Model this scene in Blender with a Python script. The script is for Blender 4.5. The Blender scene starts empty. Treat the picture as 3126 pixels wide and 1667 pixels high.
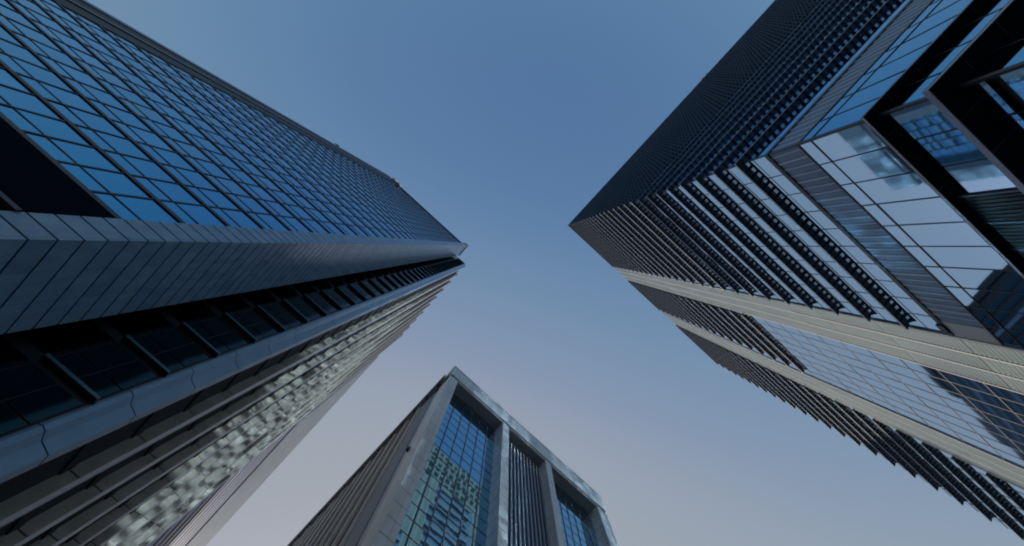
import bpy, math, random
from mathutils import Matrix, Vector
random.seed(7)
scene = bpy.context.scene
COL = scene.collection
CZ = 1.6                                  # eye height; all tower heights below are measured from the eye

# ------------------------------------------------------------------ camera
cd = bpy.data.cameras.new('camera'); cam = bpy.data.objects.new('camera', cd); COL.objects.link(cam)
R = [[0.7368, 0.6747, 0.0435], [-0.6761, 0.7355, 0.0436], [-0.0026, -0.0615, 0.9981]]
M = Matrix(((R[0][0], -R[0][1], -R[0][2], 0), (R[1][0], -R[1][1], -R[1][2], 0), (R[2][0], -R[2][1], -R[2][2], CZ), (0, 0, 0, 1)))
cam.matrix_world = M
cd.sensor_width = 36.0; cd.lens = 1331.6 / 3126 * 36.0
cd.clip_start = 0.1; cd.clip_end = 6000
scene.camera = cam
def proj(x, y, z):                         # picture position (1 = picture width), used only to rank which panes are largest in view
    c = [R[0][k] * x + R[1][k] * y + R[2][k] * z for k in range(3)]
    if c[2] <= 0.05: return None
    return c[0] / c[2] * 0.426 + 0.5, c[1] / c[2] * 0.426 + 0.2667

# ------------------------------------------------------------------ daylight
ELEV = math.radians(27.0); AZ = math.radians(25.4)
S = Vector((math.sin(AZ) * math.cos(ELEV), math.cos(AZ) * math.cos(ELEV), math.sin(ELEV)))
w = bpy.data.worlds.new('World'); scene.world = w; w.use_nodes = True
nt = w.node_tree; bg = nt.nodes['Background']
sky = nt.nodes.new('ShaderNodeTexSky'); sky.sky_type = 'NISHITA'; sky.sun_disc = False
sky.sun_elevation = ELEV; sky.sun_rotation = AZ
sky.air_density = 2.0; sky.dust_density = 2.0; sky.ozone_density = 9.0; sky.altitude = 0
KS = 0.1025                               # hazy air: the sky's bright end is pulled down and greyed, its dark end lifted a little
pre = nt.nodes.new('ShaderNodeVectorMath'); pre.operation = 'SCALE'; pre.inputs['Scale'].default_value = KS
post = nt.nodes.new('ShaderNodeVectorMath'); post.operation = 'SCALE'; post.inputs['Scale'].default_value = 1 / KS
rc_ = nt.nodes.new('ShaderNodeRGBCurve'); rc_.mapping.use_clip = False; rc_.mapping.extend = 'HORIZONTAL'
SKYC = (((0, 0), (0.03, 0.048), (0.050, 0.088), (0.056, 0.118), (0.0705, 0.180), (0.0845, 0.23), (0.108, 0.30), (0.2135, 0.376), (0.5, 0.6), (2, 2.2)),
        ((0, 0), (0.08, 0.13), (0.1125, 0.188), (0.121, 0.218), (0.145, 0.272), (0.1745, 0.31), (0.208, 0.355), (0.33, 0.398), (0.7, 0.65), (2, 2.2)),
        ((0, 0), (0.17, 0.27), (0.230, 0.356), (0.245, 0.378), (0.294, 0.414), (0.3335, 0.429), (0.392, 0.434), (0.52, 0.448), (0.9, 0.75), (2, 2.0)))
for cv, pts in zip(rc_.mapping.curves, SKYC):
    cv.points[0].location = pts[0]; cv.points[1].location = pts[-1]
    for p_ in pts[1:-1]: cv.points.new(*p_)
rc_.mapping.update()
nt.links.new(sky.outputs[0], pre.inputs[0]); nt.links.new(pre.outputs[0], rc_.inputs['Color'])
nt.links.new(rc_.outputs[0], post.inputs[0]); nt.links.new(post.outputs[0], bg.inputs[0]); bg.inputs[1].default_value = 0.15
sl = bpy.data.lights.new('sun', 'SUN'); sl.energy = 5.0; sl.angle = math.radians(0.5); sl.color = (1.0, 0.86, 0.72)
so = bpy.data.objects.new('sun', sl); COL.objects.link(so); so.location = (60, 100, 400)
so.rotation_euler = (-S).to_track_quat('-Z', 'Y').to_euler()
scene.view_settings.view_transform = 'Standard'; scene.view_settings.look = 'None'
scene.view_settings.exposure = -0.55; scene.view_settings.gamma = 1.0
scene.cycles.filter_width = 2.0; scene.cycles.max_bounces = 8; scene.cycles.glossy_bounces = 5; scene.cycles.diffuse_bounces = 3
scene.cycles.blur_glossy = 0.0; scene.cycles.use_guiding = True; scene.cycles.sample_clamp_indirect = 20; scene.cycles.caustics_reflective = True

# ------------------------------------------------------------------ materials
def mat(name, col, rough=0.5, metal=0.0, noise=0.0, scale=1.0, bump=0.0, bscale=0.5, spec=0.5, stretch=None, bdist=0.05):
    m = bpy.data.materials.new(name); m.use_nodes = True
    t = m.node_tree; b = t.nodes['Principled BSDF']
    b.inputs['Base Color'].default_value = (*col, 1); b.inputs['Roughness'].default_value = rough
    b.inputs['Metallic'].default_value = metal; b.inputs['Specular IOR Level'].default_value = spec
    if noise or bump:
        tc = t.nodes.new('ShaderNodeTexCoord'); mp = t.nodes.new('ShaderNodeMapping')
        t.links.new(tc.outputs['Object'], mp.inputs[0])
        if stretch: mp.inputs['Scale'].default_value = stretch
    if noise:
        n = t.nodes.new('ShaderNodeTexNoise'); n.inputs['Scale'].default_value = scale; n.inputs['Detail'].default_value = 5
        t.links.new(mp.outputs[0], n.inputs[0])
        r = t.nodes.new('ShaderNodeMapRange'); r.inputs[1].default_value = 0.3; r.inputs[2].default_value = 0.7
        r.inputs[3].default_value = 1 - noise; r.inputs[4].default_value = 1 + noise
        t.links.new(n.outputs[0], r.inputs[0])
        mx = t.nodes.new('ShaderNodeVectorMath'); mx.operation = 'SCALE'; mx.inputs[0].default_value = col
        t.links.new(r.outputs[0], mx.inputs['Scale']); t.links.new(mx.outputs[0], b.inputs['Base Color'])
    if bump:
        n2 = t.nodes.new('ShaderNodeTexNoise'); n2.inputs['Scale'].default_value = bscale; n2.inputs['Detail'].default_value = 1
        t.links.new(tc.outputs['Object'], n2.inputs[0])
        bm_ = t.nodes.new('ShaderNodeBump'); bm_.inputs['Strength'].default_value = bump; bm_.inputs['Distance'].default_value = bdist
        t.links.new(n2.outputs[0], bm_.inputs['Height']); t.links.new(bm_.outputs[0], b.inputs['Normal'])
    return m
m_glassL = mat('blue_reflective_glass', (0.05, 0.355, 0.59), 0.03, 1.0, bump=0.25, bscale=0.35)
m_glassU = mat('sky_reflection_tinted_glass', (0.06, 0.37, 0.64), 0.04, 1.0, bump=0.12, bscale=0.30)  # finned tower's -X face: deep blue of the mirrored sky put into the tint
m_glassL2 = mat('blue_glass_paler', (0.075, 0.40, 0.64), 0.04, 1.0, bump=0.35, bscale=0.5)
m_glassL3 = mat('blue_glass_with_blind', (0.10, 0.36, 0.54), 0.08, 1.0, bump=0.3, bscale=0.4)
m_glassR = mat('pale_reflective_glass', (0.36, 0.56, 0.76), 0.03, 1.0, bump=0.06, bscale=0.30, bdist=0.06)
m_glassB = mat('green_blue_glass', (0.25, 0.50, 0.66), 0.03, 1.0, bump=0.12, bscale=0.35)
m_teal = mat('dark_teal_glass', (0.016, 0.055, 0.070), 0.06, 0.9, bump=0.3, bscale=0.4)
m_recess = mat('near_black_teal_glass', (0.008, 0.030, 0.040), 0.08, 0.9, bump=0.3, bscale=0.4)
m_frame = mat('black_blue_frame', (0.006, 0.010, 0.022), 0.45)
m_frame2 = mat('grey_mullion', (0.14, 0.15, 0.18), 0.45, 0.3)
m_dark = mat('dark_louvre', (0.010, 0.016, 0.024), 0.55, noise=0.2, scale=2)
m_stone = mat('blue_grey_granite', (0.20, 0.34, 0.50), 0.20, 0.0, noise=0.16, scale=1.6, stretch=(1, 1, 0.5))
m_stone2 = mat('blue_grey_granite_darker', (0.17, 0.30, 0.45), 0.24, 0.0, noise=0.2, scale=1.3, stretch=(1, 1, 0.5))
m_joint = mat('black_joint', (0.006, 0.007, 0.010), 0.8)
m_metal = mat('blue_grey_metal_panel', (0.26, 0.42, 0.58), 0.32, 0.25, noise=0.08, scale=0.6)
m_pier = mat('pale_stone_panel', (0.60, 0.54, 0.46), 0.25, 0.0, noise=0.16, scale=0.9)
m_pale = mat('pale_edge', (0.55, 0.60, 0.66), 0.35, 0.3)
m_clad = mat('beige_cladding', (0.165, 0.22, 0.245), 0.28, 0.0, noise=0.16, scale=0.7, stretch=(1, 1, 0.25))
m_clad2 = mat('beige_cladding_weathered', (0.145, 0.195, 0.215), 0.35, 0.0, noise=0.20, scale=0.9, stretch=(1, 1, 0.2))
m_cradle = mat('bright_white_paint', (0.88, 0.88, 0.86), 0.4)
m_white = mat('white_metal', (0.60, 0.60, 0.60), 0.45)
m_perf = mat('blue_perforated_panel', (0.14, 0.24, 0.37), 0.4, 0.2, noise=0.15, scale=1.5)
m_band = mat('blue_spandrel_metal', (0.16, 0.25, 0.38), 0.5, 0.3, noise=0.08, scale=1.2)
m_fin = mat('dark_fin_metal', (0.018, 0.056, 0.095), 0.4, 0.1)
m_flank = mat('blue_flank_glass', (0.10, 0.17, 0.30), 0.25)
m_screen = mat('grey_screen', (0.40, 0.49, 0.58), 0.5, noise=0.1, scale=0.2)
m_strip = mat('striped_spandrel', (0.16, 0.24, 0.40), 0.5, noise=0.08, scale=0.3)
m_nose = mat('pale_aluminium_edge', (0.40, 0.46, 0.50), 0.4, 0.2)
m_blackpanel = mat('black_blue_panel', (0.002, 0.008, 0.016), 0.9, spec=0.02)
m_canopy = mat('black_canopy', (0.008, 0.011, 0.018), 0.45, noise=0.15, scale=0.6, spec=0.2)
m_ledgeT = mat('teal_metal_edge', (0.06, 0.17, 0.23), 0.4, 0.2)
m_ledge = mat('grey_canopy_edge', (0.36, 0.36, 0.42), 0.35, 0.4)
m_louv = mat('blue_grey_louvre', (0.20, 0.26, 0.36), 0.4, 0.3, noise=0.1, scale=1.2)
m_louvl = mat('pale_louvre_rib', (0.56, 0.64, 0.74), 0.45, 0.1)
m_bstone = mat('light_grey_stone', (0.56, 0.62, 0.66), 0.22, 0.0, noise=0.14, scale=0.6, stretch=(1, 1, 0.3))
m_bjoint = mat('stone_joint', (0.10, 0.12, 0.14), 0.7)
m_tan = mat('tan_louvre', (0.70, 0.67, 0.62), 0.5, 0.0, noise=0.12, scale=0.6)
m_soffit = mat('dark_soffit', (0.34, 0.38, 0.40), 0.6, noise=0.15, scale=0.8)
m_asph = mat('asphalt', (0.05, 0.05, 0.052), 0.85, noise=0.15, scale=3)
m_pave = mat('paving', (0.26, 0.25, 0.24), 0.8, noise=0.12, scale=1.5)
m_paint = mat('road_paint', (0.75, 0.75, 0.72), 0.6)

# ------------------------------------------------------------------ mesh helpers
UNIT = 1.0                                 # metres per drawing unit of the tower being built
class MB:
    def __init__(s): s.v = []; s.f = []; s.mi = []; s.mats = []
    def _m(s, m):
        if m not in s.mats: s.mats.append(m)
        return s.mats.index(m)
    def box(s, x0, x1, y0, y1, z0, z1, m):
        if x0 > x1: x0, x1 = x1, x0
        if y0 > y1: y0, y1 = y1, y0
        if z0 > z1: z0, z1 = z1, z0
        b = len(s.v); i = s._m(m)
        s.v += [(x0, y0, z0), (x1, y0, z0), (x1, y1, z0), (x0, y1, z0), (x0, y0, z1), (x1, y0, z1), (x1, y1, z1), (x0, y1, z1)]
        s.f += [(b, b+3, b+2, b+1), (b+4, b+5, b+6, b+7), (b, b+1, b+5, b+4), (b+1, b+2, b+6, b+5), (b+2, b+3, b+7, b+6), (b+3, b, b+4, b+7)]
        s.mi += [i] * 6; return s
    def prism(s, pts, z0, z1, m):          # plan outline, counter-clockwise
        b = len(s.v); n = len(pts); i = s._m(m)
        s.v += [(x, y, z0) for x, y in pts] + [(x, y, z1) for x, y in pts]
        s.f += [tuple(b + k for k in reversed(range(n))), tuple(b + n + k for k in range(n))]
        s.f += [(b + k, b + (k+1) % n, b + n + (k+1) % n, b + n + k) for k in range(n)]
        s.mi += [i] * (n + 2); return s
    def hexa(s, vs, m):                    # eight corners, bottom four then top four
        b = len(s.v); i = s._m(m); s.v += vs
        s.f += [(b, b+3, b+2, b+1), (b+4, b+5, b+6, b+7), (b, b+1, b+5, b+4), (b+1, b+2, b+6, b+5), (b+2, b+3, b+7, b+6), (b+3, b, b+4, b+7)]
        s.mi += [i] * 6; return s
    def build(s, name, parent=None):
        me = bpy.data.meshes.new(name); px, py = (parent_xy(parent) if parent else (0, 0))
        me.from_pydata([(x * UNIT - px, y * UNIT - py, z * UNIT + CZ) for x, y, z in s.v], [], s.f)
        for m in s.mats: me.materials.append(m)
        me.polygons.foreach_set('material_index', s.mi); me.update()
        o = bpy.data.objects.new(name, me); COL.objects.link(o)
        if parent: o.parent = parent
        return o
def parent_xy(p):
    x = y = 0
    while p is not None: x += p.location.x; y += p.location.y; p = p.parent
    return x, y
def thing(name, x, y, label, cat, group=None):
    o = bpy.data.objects.new(name, None); COL.objects.link(o); o.location = (x, y, 0); o.empty_display_size = 2
    o['label'] = label; o['category'] = cat
    if group: o['group'] = group
    return o
def structure(o): o['kind'] = 'structure'; return o

def panes(cands, root, depth=0.06):
    """cands: list of (axis, plane, out, a0, a1, [(z0,z1),...], material): glazed openings in a facade plane.
    The hundred that show largest become a part each, the others one part."""
    ranked = []
    for c in cands:
        ax, pl, out, a0, a1, zs, m = c
        q = []
        for a in (a0, a1):
            for z in (zs[0][0], zs[-1][1]):
                q.append(proj(a, pl, z) if ax == 'y' else proj(pl, a, z))
        if None in q: ranked.append((0, c)); continue
        cx = sum(p[0] for p in q) / 4; cy = sum(p[1] for p in q) / 4
        (ax_, ay_), (bx_, by_), (cx_, cy_), (dx_, dy_) = q[0], q[1], q[3], q[2]
        ar = abs((cx_ - ax_) * (dy_ - by_) - (cy_ - ay_) * (dx_ - bx_)) / 2
        if not (-0.01 < cx < 1.01 and -0.01 < cy < 0.545): ar *= 1e-4
        ranked.append((ar, c))
    ranked.sort(key=lambda t: -t[0])
    rest = MB()
    for i, (ar, c) in enumerate(ranked):
        mb = MB() if i < 100 else rest
        ax, pl, out, a0, a1, zs, m = c
        for z0, z1 in zs:                  # each pane sits a hair out of true, as real glazing does
            ta, tz = random.gauss(0, 0.0035), random.gauss(0, 0.0030)
            w2 = (a1 - a0) / 2; h2 = (z1 - z0) / 2
            front = []
            for sa, sz in ((-1, -1), (1, -1), (1, 1), (-1, 1)):
                d = ta * sa * w2 + tz * sz * h2
                front.append(((a0 + a1) / 2 + sa * w2, (z0 + z1) / 2 + sz * h2, pl + d))
            b = len(mb.v); k = mb._m(m)
            for off in (0, -out * depth):
                for a, z, p in front:
                    mb.v.append((a, p + off, z) if ax == 'y' else (p + off, a, z))
            F = [(0, 1, 2, 3), (7, 6, 5, 4), (0, 4, 5, 1), (1, 5, 6, 2), (2, 6, 7, 3), (3, 7, 4, 0)]
            flip = (ax == 'y' and out > 0) or (ax == 'x' and out < 0)
            for f in F:
                f = tuple(b + q_ for q_ in f)
                mb.f.append(tuple(reversed(f)) if flip else f); mb.mi.append(k)
        if i < 100: mb.build('window', root)
    if rest.f:
        o = rest.build('window', root); o['kind'] = 'stuff'

# ------------------------------------------------------------------ ground
structure(MB().box(-1500, 1500, -1500, 1500, -CZ - 0.5, -CZ, m_asph).build('ground'))
pv = MB()
for x0, x1, y0, y1 in ((-400, -9.0, 9.0, 400), (7.5, 400, 24, 400), (7.5, 400, -400, -14), (-400, -9.0, -400, -14)):
    pv.box(x0, x1, y0, y1, -CZ - 0.2, -CZ + 0.13, m_pave)
structure(pv.build('pavement'))
ml = MB()
for k in range(-30, 30):
    if abs(k * 6 - 4) > 16: ml.box(-0.8, -0.65, k * 6, k * 6 + 3, -CZ - 0.01, -CZ + 0.004, m_paint)
structure(ml.build('road_marking'))

# ================================================================== blue glass tower with stone corner and ribbed side
XL, YL = -13.1, 11.7
T1 = thing('glass_tower', -30, 35, 'blue mirror glass tower with a grey stone corner and a ribbed pale side', 'building')
FL = 4.13
floorsL = [21.15 + FL * k for k in range(0, 35)]          # 21.15 .. 161.6
XE, XF = -14.68, -46.0                                     # glass from the stone corner to the far dark edge
c = MB()
c.box(-52.0, XE - 0.3, YL + 0.35, 60, -CZ, 164.0, m_dark)
c.box(XE - 0.3, XL - 0.12, YL + 0.16, 16.9, -CZ, 177.0, m_joint)
c.box(-30, -14.6, 18.5, 58.6, -CZ, 179.0, m_dark)
c.build('wall', T1)
# glass and its frame
bays = [XE - 2.13 * k for k in range(0, 16)]
bays = [b for b in bays if b > XF] + [XF]
cand = []
for i in range(len(bays) - 1):
    for z in floorsL:
        if z > 162: continue
        z1 = min(z + FL, 164.3)
        cand.append(('y', YL + 0.12, -1, bays[i+1] + 0.03, bays[i] - 0.03, [(z + 0.1, z + 1.33), (z + 1.37, z1 - 0.02)], random.choices((m_glassL, m_glassL2, m_glassL3), (10, 3, 1))[0]))
    cand.append(('y', YL + 0.12, -1, bays[i+1] + 0.03, bays[i] - 0.03, [(12.6, 16.7)], m_glassL))
    cand.append(('y', YL + 0.12, -1, bays[i+1] + 0.03, bays[i] - 0.03, [(8.4, 12.5)], m_glassL))
panes(cand, T1)
for z in floorsL:
    MB().box(XF, XE, YL + 0.04, YL + 0.20, z - 0.17, z + 0.17, m_frame).build('floor_band', T1)
    MB().box(XF, XE, YL + 0.085, YL + 0.19, z + 1.31, z + 1.39, m_frame).build('transom', T1)
for b in bays[1:]:
    MB().box(b - 0.05, b + 0.05, YL + 0.07, YL + 0.21, 8.0, 164.0, m_frame).build('mullion', T1)
d = MB().box(XF, XE, YL + 0.05, YL + 0.30, 16.85, 20.95, m_blackpanel)
d.build('black_panel', T1)
MB().box(XF, XE, YL - 0.1, YL + 0.2, 16.60, 16.84, m_frame).build('floor_band', T1)
# dark edge strip at the far end, with its pale outer lip
e = MB().box(-48.4, XF - 0.001, YL + 0.02, YL + 0.5, -CZ, 164.9, m_dark).box(-50.9, -48.7, YL - 0.05, YL + 0.5, -CZ, 164.9, m_dark)
e.box(-48.68, -48.42, YL - 0.12, YL + 0.3, -CZ, 164.9, m_teal)
e.box(-51.7, -50.95, YL - 0.20, YL + 0.5, -CZ, 165.2, m_louv)
e.build('edge_strip', T1)
MB().box(-51.6, XE, YL - 0.16, YL + 0.6, 164.2, 165.0, m_frame).build('parapet', T1)
# stone corner: rows of panels over a black joint
PH = 1.057
st = MB()
k = 0; z = -0.9
while z < 176.5:
    g = 0.05
    st.box(XL - 0.001, XL - 0.14, YL + 0.001, YL + 1.72, z, z + PH - g * 2, random.choice((m_stone, m_stone, m_stone2)))
    st.box(XL - 0.001, XL - 0.14, YL + 1.74, YL + 3.50, z, z + PH - g * 2, random.choice((m_stone, m_stone, m_stone2)))
    st.box(XL - 0.001, XL - 0.14, YL + 3.52, YL + 5.28, z, z + PH - g * 2, random.choice((m_stone, m_stone, m_stone2)))
    st.box(XE + 0.0, XL - 0.15, YL, YL + 0.15, z, z + PH - g * 2, random.choice((m_stone, m_stone, m_stone2)))
    z += PH
st.build('stone_corner', T1)
MB().box(XE, XL + 0.25, YL - 0.22, 17.05, 176.9, 178.6, m_bstone).box(XL + 0.02, XL + 0.34, YL - 0.3, 17.3, 178.6, 179.0, m_white).build('coping', T1)
# deep recess between stone corner and metal column: windows, sills, and a ledge at each floor
YW = 18.15
rc = MB().box(-14.6, -9.2, YW, YW + 0.3, -CZ, 178.5, m_dark).box(-14.5, -13.25, 16.95, 17.02, -CZ, 176.5, m_joint)
rc.build('recess_wall', T1)
fr = [3.0 + FL * k for k in range(0, 43)]
cand = []
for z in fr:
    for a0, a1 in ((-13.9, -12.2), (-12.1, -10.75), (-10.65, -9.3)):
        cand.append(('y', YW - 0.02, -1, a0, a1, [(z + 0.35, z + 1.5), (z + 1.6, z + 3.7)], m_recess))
for z in fr:
    MB().box(-12.2, -9.15, YW - 0.32, YW + 0.1, z - 0.08, z + 0.08, m_dark).box(-12.2, -9.15, YW - 0.36, YW - 0.32, z - 0.06, z + 0.12, m_ledgeT).build('ledge', T1)
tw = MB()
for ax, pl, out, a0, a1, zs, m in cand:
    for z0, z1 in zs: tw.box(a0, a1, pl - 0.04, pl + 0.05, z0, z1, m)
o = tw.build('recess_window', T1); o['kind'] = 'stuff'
# folded metal column
mc = MB(); z = 1.2 - FL
prof = [(-9.04, 18.08), (-8.82, 18.2), (-8.66, 18.62), (-8.10, 18.9), (-8.10, 19.5), (-8.8, 19.55), (-9.3, 19.4), (-9.3, 18.2)]
zc = -1.5
core = MB().prism([(-9.0, 18.3), (-8.75, 18.66), (-8.2, 18.95), (-8.2, 19.4), (-9.2, 19.4)], -CZ, 180.0, m_joint)
z = 21.4 - 6 * FL
while z < 180:
    mc.prism(prof, max(z, -CZ), min(z + FL - 0.07, 181), m_metal)
    z += FL
o = mc.build('metal_column', T1)
core.build('column_core', o)
# ribbed side: piers in front of recessed glass
gl = MB().box(-9.0, -14.5, 19.5, 58.9, -CZ, 178.0, m_dark); gl.build('rib_wall', T1)
ys = [23.8 + 4.25 * k for k in range(0, 9)]
for j, y in enumerate(ys):
    p = MB(); z = 17.6 - 5 * FL + j * 0.0
    body = MB().box(-8.98, -8.32, y - 0.02, y + 0.62, -CZ, 179.6, m_joint)
    while z < 177.5:
        z1 = z + FL
        p.box(-9.0, -8.26, y - 0.10, y - 0.03, max(z + 0.05, -CZ), z1 - 0.05, m_pier)        # side panel
        z = z1
    p.box(-8.32, -8.25, y - 0.06, y + 0.62, -CZ, 181.0, m_pale)
    p.box(-9.1, -8.2, y - 0.2, y + 0.7, 179.6, 181.2, m_pier)
    o = p.build('pier', T1); body.build('pier_core', o)
    # thin bright glazing bar in the recess between two piers
    MB().box(-8.97, -8.80, y + 2.3, y + 2.42, -CZ, 178.5, m_louv).build('glazing_bar', T1)
for z in [17.6 + FL * k for k in range(-3, 39)]:
    MB().box(-9.05, -8.90, 19.6, 58.5, z - 0.5, z + 0.25, m_dark).build('spandrel', T1)
MB().box(-9.2, -8.3, 58.5, 59.2, -CZ, 180, m_louv).build('end_pier', T1)

# ================================================================== striped tower behind
T4 = thing('striped_tower', -40, 130, 'blue and grey striped tower showing past the ribbed side of the stone cornered tower', 'building')
X4 = -8.9
c4 = MB().box(-70, X4 - 0.3, 64, 230, -CZ, 160, m_dark); c4.build('wall', T4)
for k in range(0, 23):
    z = 4 + 4.1 * k
    MB().box(X4 - 0.35, X4, 64, 230, z, z + 1.5, m_strip).build('spandrel', T4)
    MB().box(X4 - 0.35, X4 - 0.12, 64, 230, z + 1.5, z + 4.1, m_louv).build('window_band', T4)
gz = MB()
for k in range(0, 110): gz.box(X4 - 0.35, X4 + (0.25 if k % 2 else 0.0), 64, 230, 98.3 + k * 0.56, 98.3 + k * 0.56 + 0.46, m_screen)
gz.build('louvre_screen', T4)
MB().box(-60, X4 + 0.3, 64, 230, 160, 161.5, m_pale).build('parapet', T4)

# ================================================================== tower with sunshade fins
XR, YR = 10.1, -19.0
T2 = thing('finned_tower', 45, -70, 'tower wrapped in rows of dark sunshade fins with pale panel strips', 'building')
ZT = 152.6; YB2 = -124.0; XEND = 82.5
c = MB()
c.box(XR + 0.25, XEND, YB2, YR - 0.25, -CZ, ZT - 0.5, m_frame)
c.build('wall', T2)
FP = 4.15; Z0 = 37.0
fz = [38.45 + FP * k for k in range(0, 28)]
def bays_of(a, b, n): return [a + (b - a) * k / n for k in range(n + 1)]
b1 = bays_of(XR, 31.35, 10); b2 = bays_of(37.9, 54.6, 8); b3 = bays_of(61.0, XEND - 0.1, 10)
bu = [YR - 2.135 * k for k in range(0, 50)]
cand = []
lowz = [(30.06, 31.25)], [(24.2, 29.96)], [(19.2, 23.9)], [(13.0, 18.6)]
for b in (b1, b2, b3):
    for i in range(len(b) - 1):
        z = Z0 if b is b1 else 12.2
        if b is b1:
            for zs in ((35.25, 36.95), (30.06, 31.25), (24.2, 29.96), (19.2, 23.9), (13.0, 18.6)):
                if zs[0] in (19.2,) and b[i] > 16.3: continue
                cand.append(('y', YR, 1, b[i] + 0.03, b[i+1] - 0.03, [zs], m_glassR))
        while z < ZT - 2:
            z1 = min(z + FP, ZT - 0.4)
            cand.append(('y', YR, 1, b[i] + 0.03, b[i+1] - 0.03, [(z + 0.08, z1 - 0.08)], m_glassR))
            z += FP
for i in range(len(bu) - 1):
    for zs in ((35.25, 36.95), (30.06, 31.25), (24.2, 29.96), (19.2, 23.9), (13.0, 18.6)):
        cand.append(('x', XR, -1, bu[i+1] + 0.03, bu[i] - 0.03, [zs], m_glassU))
    for z in [Z0 + FP * k for k in range(0, 28)]:
        cand.append(('x', XR, -1, bu[i+1] + 0.03, bu[i] - 0.03, [(z + 0.08, min(z + FP, ZT - 0.4) - 0.08)], m_glassU))
panes(cand, T2)
# glazing lines
for x in b1:
    MB().box(x - 0.035, x + 0.035, YR - 0.22, YR + 0.03, 13.0 if x < 16.8 else 24.1, 31.3, m_frame).box(x - 0.03, x + 0.03, YR - 0.22, YR + 0.025, 35.2, ZT - 1, m_frame).build('mullion', T2)
for b in (b2, b3):
    for x in b[1:-1]:
        MB().box(x - 0.045, x + 0.045, YR - 0.22, YR + 0.04, 4.0, ZT - 1, m_frame2).build('mullion', T2)
for i, y in enumerate(bu[1:40]):
    MB().box(XR - 0.03, XR + 0.22, y - 0.035, y + 0.035, 13.0, 31.3, m_frame).build('mullion', T2)
for z in [12.2 + FP * k for k in range(0, 34)]:
    MB().box(37.95, 54.55, YR - 0.2, YR + 0.03, z - 0.05, z + 0.05, m_frame2).build('transom', T2)
    MB().box(61.05, XEND, YR - 0.2, YR + 0.03, z - 0.05, z + 0.05, m_frame2).build('transom', T2)
for z0, z1, dd in ((29.97, 30.05, 0.04), (31.27, 31.36, 0.05), (34.75, 35.2, 0.12)):
    MB().box(XR - dd, 31.3, YR - 0.2, YR + dd, z0, z1, m_frame).box(XR - dd, XR + 0.2, YB2 + 40, YR - 0.21, z0, z1, m_frame).build('transom', T2)
MB().box(XR - 0.05, XR + 0.1, YR - 0.1, YR + 0.05, 12, 35, m_frame).build('corner_mullion', T2)
# ribbed louvre band wrapping the corner under the fins
lb = MB().box(XR, 29.5, YR - 0.15, YR + 0.02, 31.36, 34.75, m_band).box(XR - 0.02, XR + 0.15, YB2 + 40, YR - 0.16, 31.36, 34.75, m_band)
lr = MB()
for k in range(28):
    x = XR + 0.35 + 0.70 * k
    wd = 0.14 if k % 3 == 1 else 0.10
    if x < 29.3: lr.box(x, x + wd, YR + 0.021, YR + 0.07, 31.40, 34.70, m_louvl)
for k in range(90):
    y = YR - 0.35 - 0.70 * k
    lr.box(XR - 0.07, XR - 0.021, y - 0.10, y, 31.40, 34.70, m_louvl)
o = lb.build('louvre_band', T2); lr.build('rib', o)
MB().box(29.55, 31.30, YR - 0.1, YR + 0.06, 31.40, 34.72, m_white).build('white_panel', T2)
MB().box(30.0, 30.9, YR + 0.0, YR + 0.25, 34.75, 35.35, m_frame).build('bracket', T2)
# black canopies wrapping the corner
for z0, z1, dp, he in ((24.6, 24.85, 0.53, 0.14), (20.35, 20.7, 0.84, 0.30)):
    k = MB().box(XR - dp, 31.4, YR - 0.2, YR + dp, z0, z1, m_canopy).box(XR - dp, XR + 0.2, YB2 + 20, YR - 0.201, z0, z1, m_canopy)
    for q in range(10):                    # panel seams on the underside
        k.box(XR + 1.2 + q * 2.12, XR + 1.23 + q * 2.12, YR + 0.02, YR + dp - 0.02, z0 - 0.012, z0 - 0.001, m_louv)
        k.box(XR - dp + 0.02, XR - 0.02, YR - 1.2 - q * 2.13, YR - 1.17 - q * 2.13, z0 - 0.012, z0 - 0.001, m_louv)
    o = k.build('canopy', T2)
    h = MB().box(XR - dp - 0.05, 31.4, YR + dp, YR + dp + 0.05, z0 - 0.02, z0 + he, m_ledge).box(XR - dp - 0.05, XR - dp, YB2 + 20, YR + dp, z0 - 0.02, z0 + he * 0.5, m_ledge)
    h.build('canopy_edge', o)
# corrugated dark wall between the canopies
cw = MB().box(16.6, 31.3, YR - 0.15, YR + 0.05, 20.75, 24.55, m_dark)
for k in range(52): cw.box(16.7 + k * 0.28, 16.82 + k * 0.28, YR + 0.05, YR + 0.10, 20.8, 24.5, m_dark)
for x in (16.55, 18.7, 20.85, 23.0): cw.box(x - 0.04, x + 0.04, YR + 0.03, YR + 0.14, 20.75, 24.5, m_louv)
cw.build('corrugated_wall', T2)
MB().box(XR + 0.3, 31.4, YR - 0.3, YR - 0.02, -CZ, 12.9, m_dark).box(XR + 0.0, XR + 0.29, YB2, YR - 0.3, -CZ, 12.9, m_dark).build('base_wall', T2)
MB().box(38, 54.5, YR - 0.3, YR - 0.1, -CZ, 12.1, m_dark).box(61, XEND, YR - 0.3, YR - 0.1, -CZ, 12.1, m_dark).build('base_wall', T2)
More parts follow.
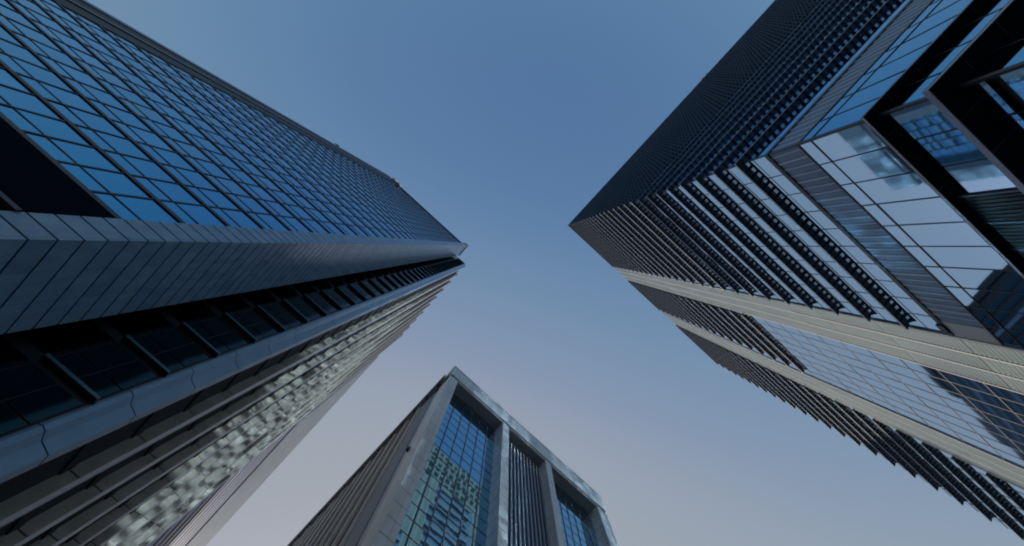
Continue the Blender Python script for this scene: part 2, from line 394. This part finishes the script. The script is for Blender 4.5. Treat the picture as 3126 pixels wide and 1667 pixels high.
# pale cladding strips
for x0, ws in ((31.4, (2.13, 2.13, 2.2)), (54.65, (2.1, 2.1, 2.1))):
    x = x0
    for wd in ws:
        p = MB(); z = 9.6
        while z < ZT:
            z1 = min(z + 2 * FP, ZT + 0.3)
            p.box(x + 0.05, x + wd - 0.05, YR - 0.2, YR + 0.12, z + 0.03, z1 - 0.03, random.choice((m_clad, m_clad, m_clad2)))
            n = int((z1 - z) / 0.42)
            for q in range(n): p.box(x + 0.07, x + wd - 0.30, YR + 0.12, YR + 0.135, z + 0.1 + q * 0.42, z + 0.24 + q * 0.42, m_clad)
            z += 2 * FP
        o = p.build('cladding_panel', T2)
        r_ = MB().box(x - 0.05, x + 0.05, YR - 0.2, YR + 0.17, 9.6, ZT + 0.3, m_white); r_.build('joint_rail', o)
        if x0 < 40:
            dt = MB()
            for q in range(120): dt.box(x + wd - 0.22, x + wd - 0.12, YR + 0.10, YR + 0.13, 15 + q * 0.35, 15.2 + q * 0.35, m_joint)
            dt.build('perforation', o)['kind'] = 'stuff'
        x += wd
    MB().box(x - 0.05, x + 0.05, YR - 0.2, YR + 0.17, 9.6, ZT + 0.3, m_white).build('joint_rail', T2)
MB().box(XR + 0.55, XEND, YR - 0.6, YR - 0.0, ZT - 0.6, ZT + 0.25, m_clad).box(XR + 0.1, XR + 0.5, YB2, YR - 0.1, ZT - 0.6, ZT + 0.2, m_frame).build('parapet', T2)
# set-back crown on the roof, seen in the framed tower's windows
cr = MB().box(17, 77, -112, -26, ZT + 0.3, 188, m_clad)
for k in range(8):
    z = ZT + 2.5 + 4.15 * k
    for q in range(20): cr.box(18 + q * 2.95, 19.9 + q * 2.95, -26.2, -25.96, z, z + 2.6, m_teal)
cr.build('roof_crown', T2)
# the sunshades
P = 0.55                                   # projection; the blades of the open grille lean outwards
def blade_y(mb, xa, xb, y0, z):
    t, dz, ln = 0.045, 0.20, 0.10
    mb.hexa([(xa, YR + y0, z), (xb, YR + y0, z), (xb, YR + y0 + t, z), (xa, YR + y0 + t, z),
             (xa, YR + y0 + ln, z + dz), (xb, YR + y0 + ln, z + dz), (xb, YR + y0 + ln + t, z + dz), (xa, YR + y0 + ln + t, z + dz)], m_perf)
def blade_x(mb, ya, yb, x0, z):
    t, dz, ln = 0.042, 0.20, 0.06
    mb.hexa([(XR - x0 - t, ya, z), (XR - x0, ya, z), (XR - x0, yb, z), (XR - x0 - t, yb, z),
             (XR - x0 - t - ln, ya, z + dz), (XR - x0 - ln, ya, z + dz), (XR - x0 - ln, yb, z + dz), (XR - x0 - t - ln, yb, z + dz)], m_perf)
def fin_y(mb, pn, z, xa, xb, corner):
    x0 = xa - P if corner else xa
    mb.box(x0, xb + 0.3, YR + P - 0.08, YR + P - 0.02, z - 0.02, z + 0.20, m_fin)
    mb.box(x0 - (0.02 if corner else 0), xb + 0.42, YR + P - 0.02, YR + P, z - 0.02, z + 0.21, m_nose)
    mb.box(xa + 0.1, xb, YR + 0.02, YR + 0.05, z - 0.02, z + 0.18, m_fin)
    for y0 in (0.06, 0.15, 0.24, 0.33): blade_y(pn, xa - (P - 0.1 if corner else 0), xb, y0, z + 0.0)
    n = int((xb - xa) / 0.712) + 1; pit = (xb - xa) / n
    for k in range(n + 1):
        x = xa + k * pit
        mb.box(x - 0.11, x + 0.11, YR + 0.051, YR + P - 0.081, z - 0.03, z + 0.21, m_fin)
        if k % 3 == 0: mb.box(x - 0.02, x + 0.02, YR + 0.08, YR + P - 0.06, z - 0.05, z - 0.031, m_nose)
    mb.hexa([(xb - 0.05, YR + 0.05, z - 0.03), (xb + 0.02, YR + 0.05, z - 0.03), (xb + 0.42, YR + P - 0.02, z - 0.03), (xb + 0.30, YR + P - 0.02, z - 0.03),
             (xb - 0.05, YR + 0.05, z + 0.2), (xb + 0.02, YR + 0.05, z + 0.2), (xb + 0.42, YR + P - 0.02, z + 0.2), (xb + 0.30, YR + P - 0.02, z + 0.2)], m_fin)
def fin_x(mb, pn, z, ya, yb):
    mb.box(XR - P + 0.02, XR - P + 0.08, ya, yb + P - 0.09, z - 0.02, z + 0.20, m_fin)
    mb.box(XR - P, XR - P + 0.02, ya, yb + P - 0.03, z + 0.02, z + 0.16, m_nose)
    mb.box(XR - 0.05, XR - 0.02, ya, yb, z - 0.02, z + 0.18, m_fin)
    for x0 in (0.06, 0.15, 0.24, 0.33): blade_x(pn, ya, yb, x0, z)
    n = int((yb - ya) / 0.712)
    for k in range(n + 1):
        y = yb - k * (yb - ya) / n
        mb.box(XR - P + 0.081, XR - 0.051, y - 0.11, y + 0.11, z - 0.03, z + 0.21, m_fin)
        if k % 3 == 0: mb.box(XR - P + 0.06, XR - 0.08, y - 0.018, y + 0.018, z - 0.05, z - 0.031, m_nose)
for k, z in enumerate(fz):
    mb = MB(); pn = MB()
    fin_y(mb, pn, z, XR, 30.75, True)
    fin_x(mb, pn, z, YB2 + 4, YR)
    o = mb.build('sunshade_fin', T2); pn.build('grille', o)
    mb = MB(); pn = MB(); fin_y(mb, pn, z, 61.1, 81.3, False)
    o = mb.build('sunshade_fin', T2); pn.build('grille', o)
    if z > 75:
        mb = MB(); pn = MB(); fin_y(mb, pn, z, 38.0, 53.0, False)
        o = mb.build('sunshade_fin', T2); pn.build('grille', o)

# ================================================================== stone framed tower at the bottom
XB, YB, HB = 10.37, 32.58, 111.3
GY = 35.35; XRB = 62.0; YBK = 190.0
UNIT = 0.87                               # drawn in units of 0.87 m
T3 = thing('framed_tower', 31, 61, 'light grey stone framed tower with deep window bays and a louvred flank', 'building')
MB().box(XB + 1.2, XRB - 0.4, GY + 0.35, YBK, -CZ - 0.24, HB - 1.5, m_dark).build('wall', T3)
def stone_box(mb, x0, x1, y0, y1, z0, z1, pitch, axis_split=None):
    """stone-clad pier or beam: dark core, panels with open joints"""
    z = z0
    while z < z1 - 0.05:
        zz = min(z + pitch, z1)
        mb.box(x0, x1, y0, y1, z + 0.05, zz - 0.05, m_bstone); z = zz
    mb.box(x0 + 0.03, x1 - 0.03, y0 + 0.03, y1 - 0.03, z0 + 0.01, z1 - 0.01, m_bjoint)
for x0, x1 in ((XB, 12.6), (27.3, 29.25), (41.25, 43.1), (58.7, XRB)):
    mb = MB()
    if x0 == XB:
        stone_box(mb, x0, 11.65, YB, 36.4, -CZ - 0.24, 103.2, 2.98); stone_box(mb, 11.68, x1, YB, GY + 0.4, -CZ - 0.24, 103.2, 2.98)
    else: stone_box(mb, x0, x1, YB, GY + 0.4, -CZ - 0.24, 103.2, 2.98)
    mb.build('pier', T3)
mb = MB(); x = XB
while x < XRB - 0.1:
    x1 = min(x + 2.15, XRB)
    mb.box(x + 0.02, x1 - 0.02, YB, YB + 1.2, 104.55, 107.9, m_bstone); mb.box(x + 0.02, x1 - 0.02, YB, YB + 1.2, 107.95, HB - 0.4, m_bstone); x = x1
mb.box(XB + 0.04, XRB - 0.04, YB + 0.04, YB + 1.15, 104.6, HB - 0.45, m_bjoint)
o = mb.build('top_beam', T3)
MB().box(XB - 0.1, XRB + 0.1, YB - 0.1, YB + 2, HB - 0.4, HB, m_bstone).build('coping', o)
MB().box(13.0, 58.7, YB + 0.5, GY + 0.3, 103.25, 104.5, m_soffit).build('soffit', T3)
MB().box(11, 60, YB + 0.08, YB + 0.45, 103.3, 103.75, m_white).build('soffit_rail', T3)
# glazing of the two wide bays
def gbays(x0, x1, n): return [x0 + (x1 - x0) * k / n for k in range(n + 1)]
rows = [103.1 - 2.98 * k for k in range(0, 35)]
cand = []
gb = (gbays(12.6, 27.3, 6), gbays(43.1, 58.7, 7))
for b in gb:
    for i in range(len(b) - 1):
        for z in rows[1:]:
            cand.append(('y', GY, -1, b[i] + 0.03, b[i+1] - 0.03, [(z + 0.05, z + 2.93)], m_glassB))
panes(cand, T3)
for b in gb:
    for x in b[1:-1]: MB().box(x - 0.10, x + 0.10, GY - 0.10, GY + 0.2, -CZ - 0.24, 103.1, m_frame).build('mullion', T3)
    for z in rows[1:]: MB().box(b[0], b[-1], GY - 0.04, GY + 0.15, z - 0.055, z + 0.055, m_frame).build('transom', T3)
# middle bay: upright fins
MB().box(29.25, 41.25, GY + 0.1, GY + 0.3, -CZ - 0.24, 103.1, m_teal).build('middle_glass', T3)
for k in range(12):
    x = 29.75 + 1.0 * k
    MB().box(x, x + 0.36, GY - 0.75, GY + 0.05, -CZ - 0.24, 100.2, m_louv).box(x + 0.02, x + 0.34, GY - 0.80, GY - 0.751, 97.6, 101.4, m_pale).build('upright_fin', T3)
for z in rows[1:]: MB().box(29.26, 41.24, GY - 0.25, GY + 0.02, z - 0.12, z + 0.12, m_frame).build('transom', T3)
# louvred flank
fl = MB().box(XB + 0.35, XB + 1.0, 36.4, YBK - 0.5, -CZ - 0.24, 108.3, m_dark)
fl.build('flank_wall', T3)
MB().box(XB + 0.2, XB + 0.5, 36.45, 38.9, -CZ - 0.24, 103, m_flank).build('flank_glass', T3)
MB().box(XB + 0.12, XB + 0.6, 38.95, 44.0, -CZ - 0.24, 105, m_louv).build('flank_panel', T3)
y = 44.5; k = 0
while y < YBK - 3:
    MB().box(XB - 0.05, XB + 0.6, y, y + 1.5, -CZ - 0.24, 106.5, m_tan).build('flank_fin', T3)
    MB().box(XB + 0.18, XB + 0.6, y + 2.3, y + 2.9, -CZ - 0.24, 106.0, m_louv).build('flank_bar', T3)
    y += 4.6; k += 1
MB().box(XB - 0.55, XB + 1.0, 36.0, YBK, 109.6, HB + 0.05, m_tan).box(XB - 0.1, XB + 1.0, YB + 1.2, 36.0, 108.3, HB - 0.42, m_bstone).build('cornice', T3)
for k in range(32):
    MB().box(XB - 0.42, XB + 0.3, 38 + 4.6 * k, 38.7 + 4.6 * k, 108.6, 109.58, m_louv).build('cornice_bracket', T3)

UNIT = 1.0

# ================================================================== dark tower, seen as a reflection in the fin tower's glass
T5 = thing('dark_tower', 190, 90, 'dark blue office tower mirrored in the glass of the finned tower', 'building')
X5, Y5, H5 = 142.0, 33.0, 160.0
c = MB().box(X5, X5 + 110, Y5, Y5 + 120, -CZ, H5, m_frame); c.build('wall', T5)
for k in range(0, 36):
    z = 6 + 4.2 * k
    MB().box(X5 - 0.15, X5 + 110.15, Y5 - 0.15, Y5 + 120.15, z, z + 1.7, m_teal if k % 3 else m_louv).build('window_band', T5)
MB().box(X5 - 0.4, X5 + 20, Y5 - 0.4, Y5 + 60, H5, H5 + 3.5, m_dark).build('roof_plant', T5)

# ================================================================== small things on the roofs
def cradle(x, y, z):
    t = thing('roof_cradle', x, y, 'small white window cleaning cradle on the roof edge of the blue glass tower', 'cradle')
    MB().box(x - 1.6, x - 0.2, y - 0.7, y + 0.7, z + 0.02, z + 1.6, m_cradle).build('cabin', t)
    MB().box(x + 1.0, x + 2.2, y - 0.6, y + 0.6, z + 0.02, z + 1.2, m_cradle).build('counterweight', t)
    MB().box(x - 0.2, x + 1.0, y - 0.35, y + 0.35, z + 0.02, z + 0.5, m_frame2).build('boom', t)
cradle(-48.2, YL - 0.1, 165.2)
t = thing('roof_antenna', -51.4, YL, 'tiny dark antenna on the far edge of the blue glass tower', 'antenna')
MB().box(-52.1, -51.7, YL - 0.35, YL + 0.1, 117.5, 118.0, m_frame).build('bracket', t)
MB().box(-52.5, -52.3, YL - 0.35, YL - 0.15, 117.0, 119.6, m_frame).box(-52.3, -52.1, YL - 0.3, YL - 0.2, 117.6, 117.8, m_frame).build('mast', t)
t = thing('roof_crane', XR + 2, -88, 'pale maintenance crane on the roof of the finned tower', 'crane')
MB().box(XR - 0.2, XR + 3, -90, -86, ZT + 0.3, ZT + 1.5, m_pale).build('cabin', t)
MB().box(XR - 0.7, XR - 0.2, -89.2, -88.8, ZT + 0.8, ZT + 1.2, m_white).box(XR - 0.7, XR - 0.2, -87.2, -86.8, ZT + 0.8, ZT + 1.2, m_white).build('jib', t)
UNIT = 0.87
t = thing('facade_camera', XB * UNIT, 37 * UNIT, 'small black camera on the flank of the stone framed tower', 'camera')
MB().box(XB - 0.3, XB + 0.2, 36.6, 37.2, 71.2, 72.0, m_frame).build('housing', t)
MB().box(XB - 0.1, XB + 0.3, 36.7, 37.1, 72.0, 72.4, m_frame).build('bracket', t)
UNIT = 1.0
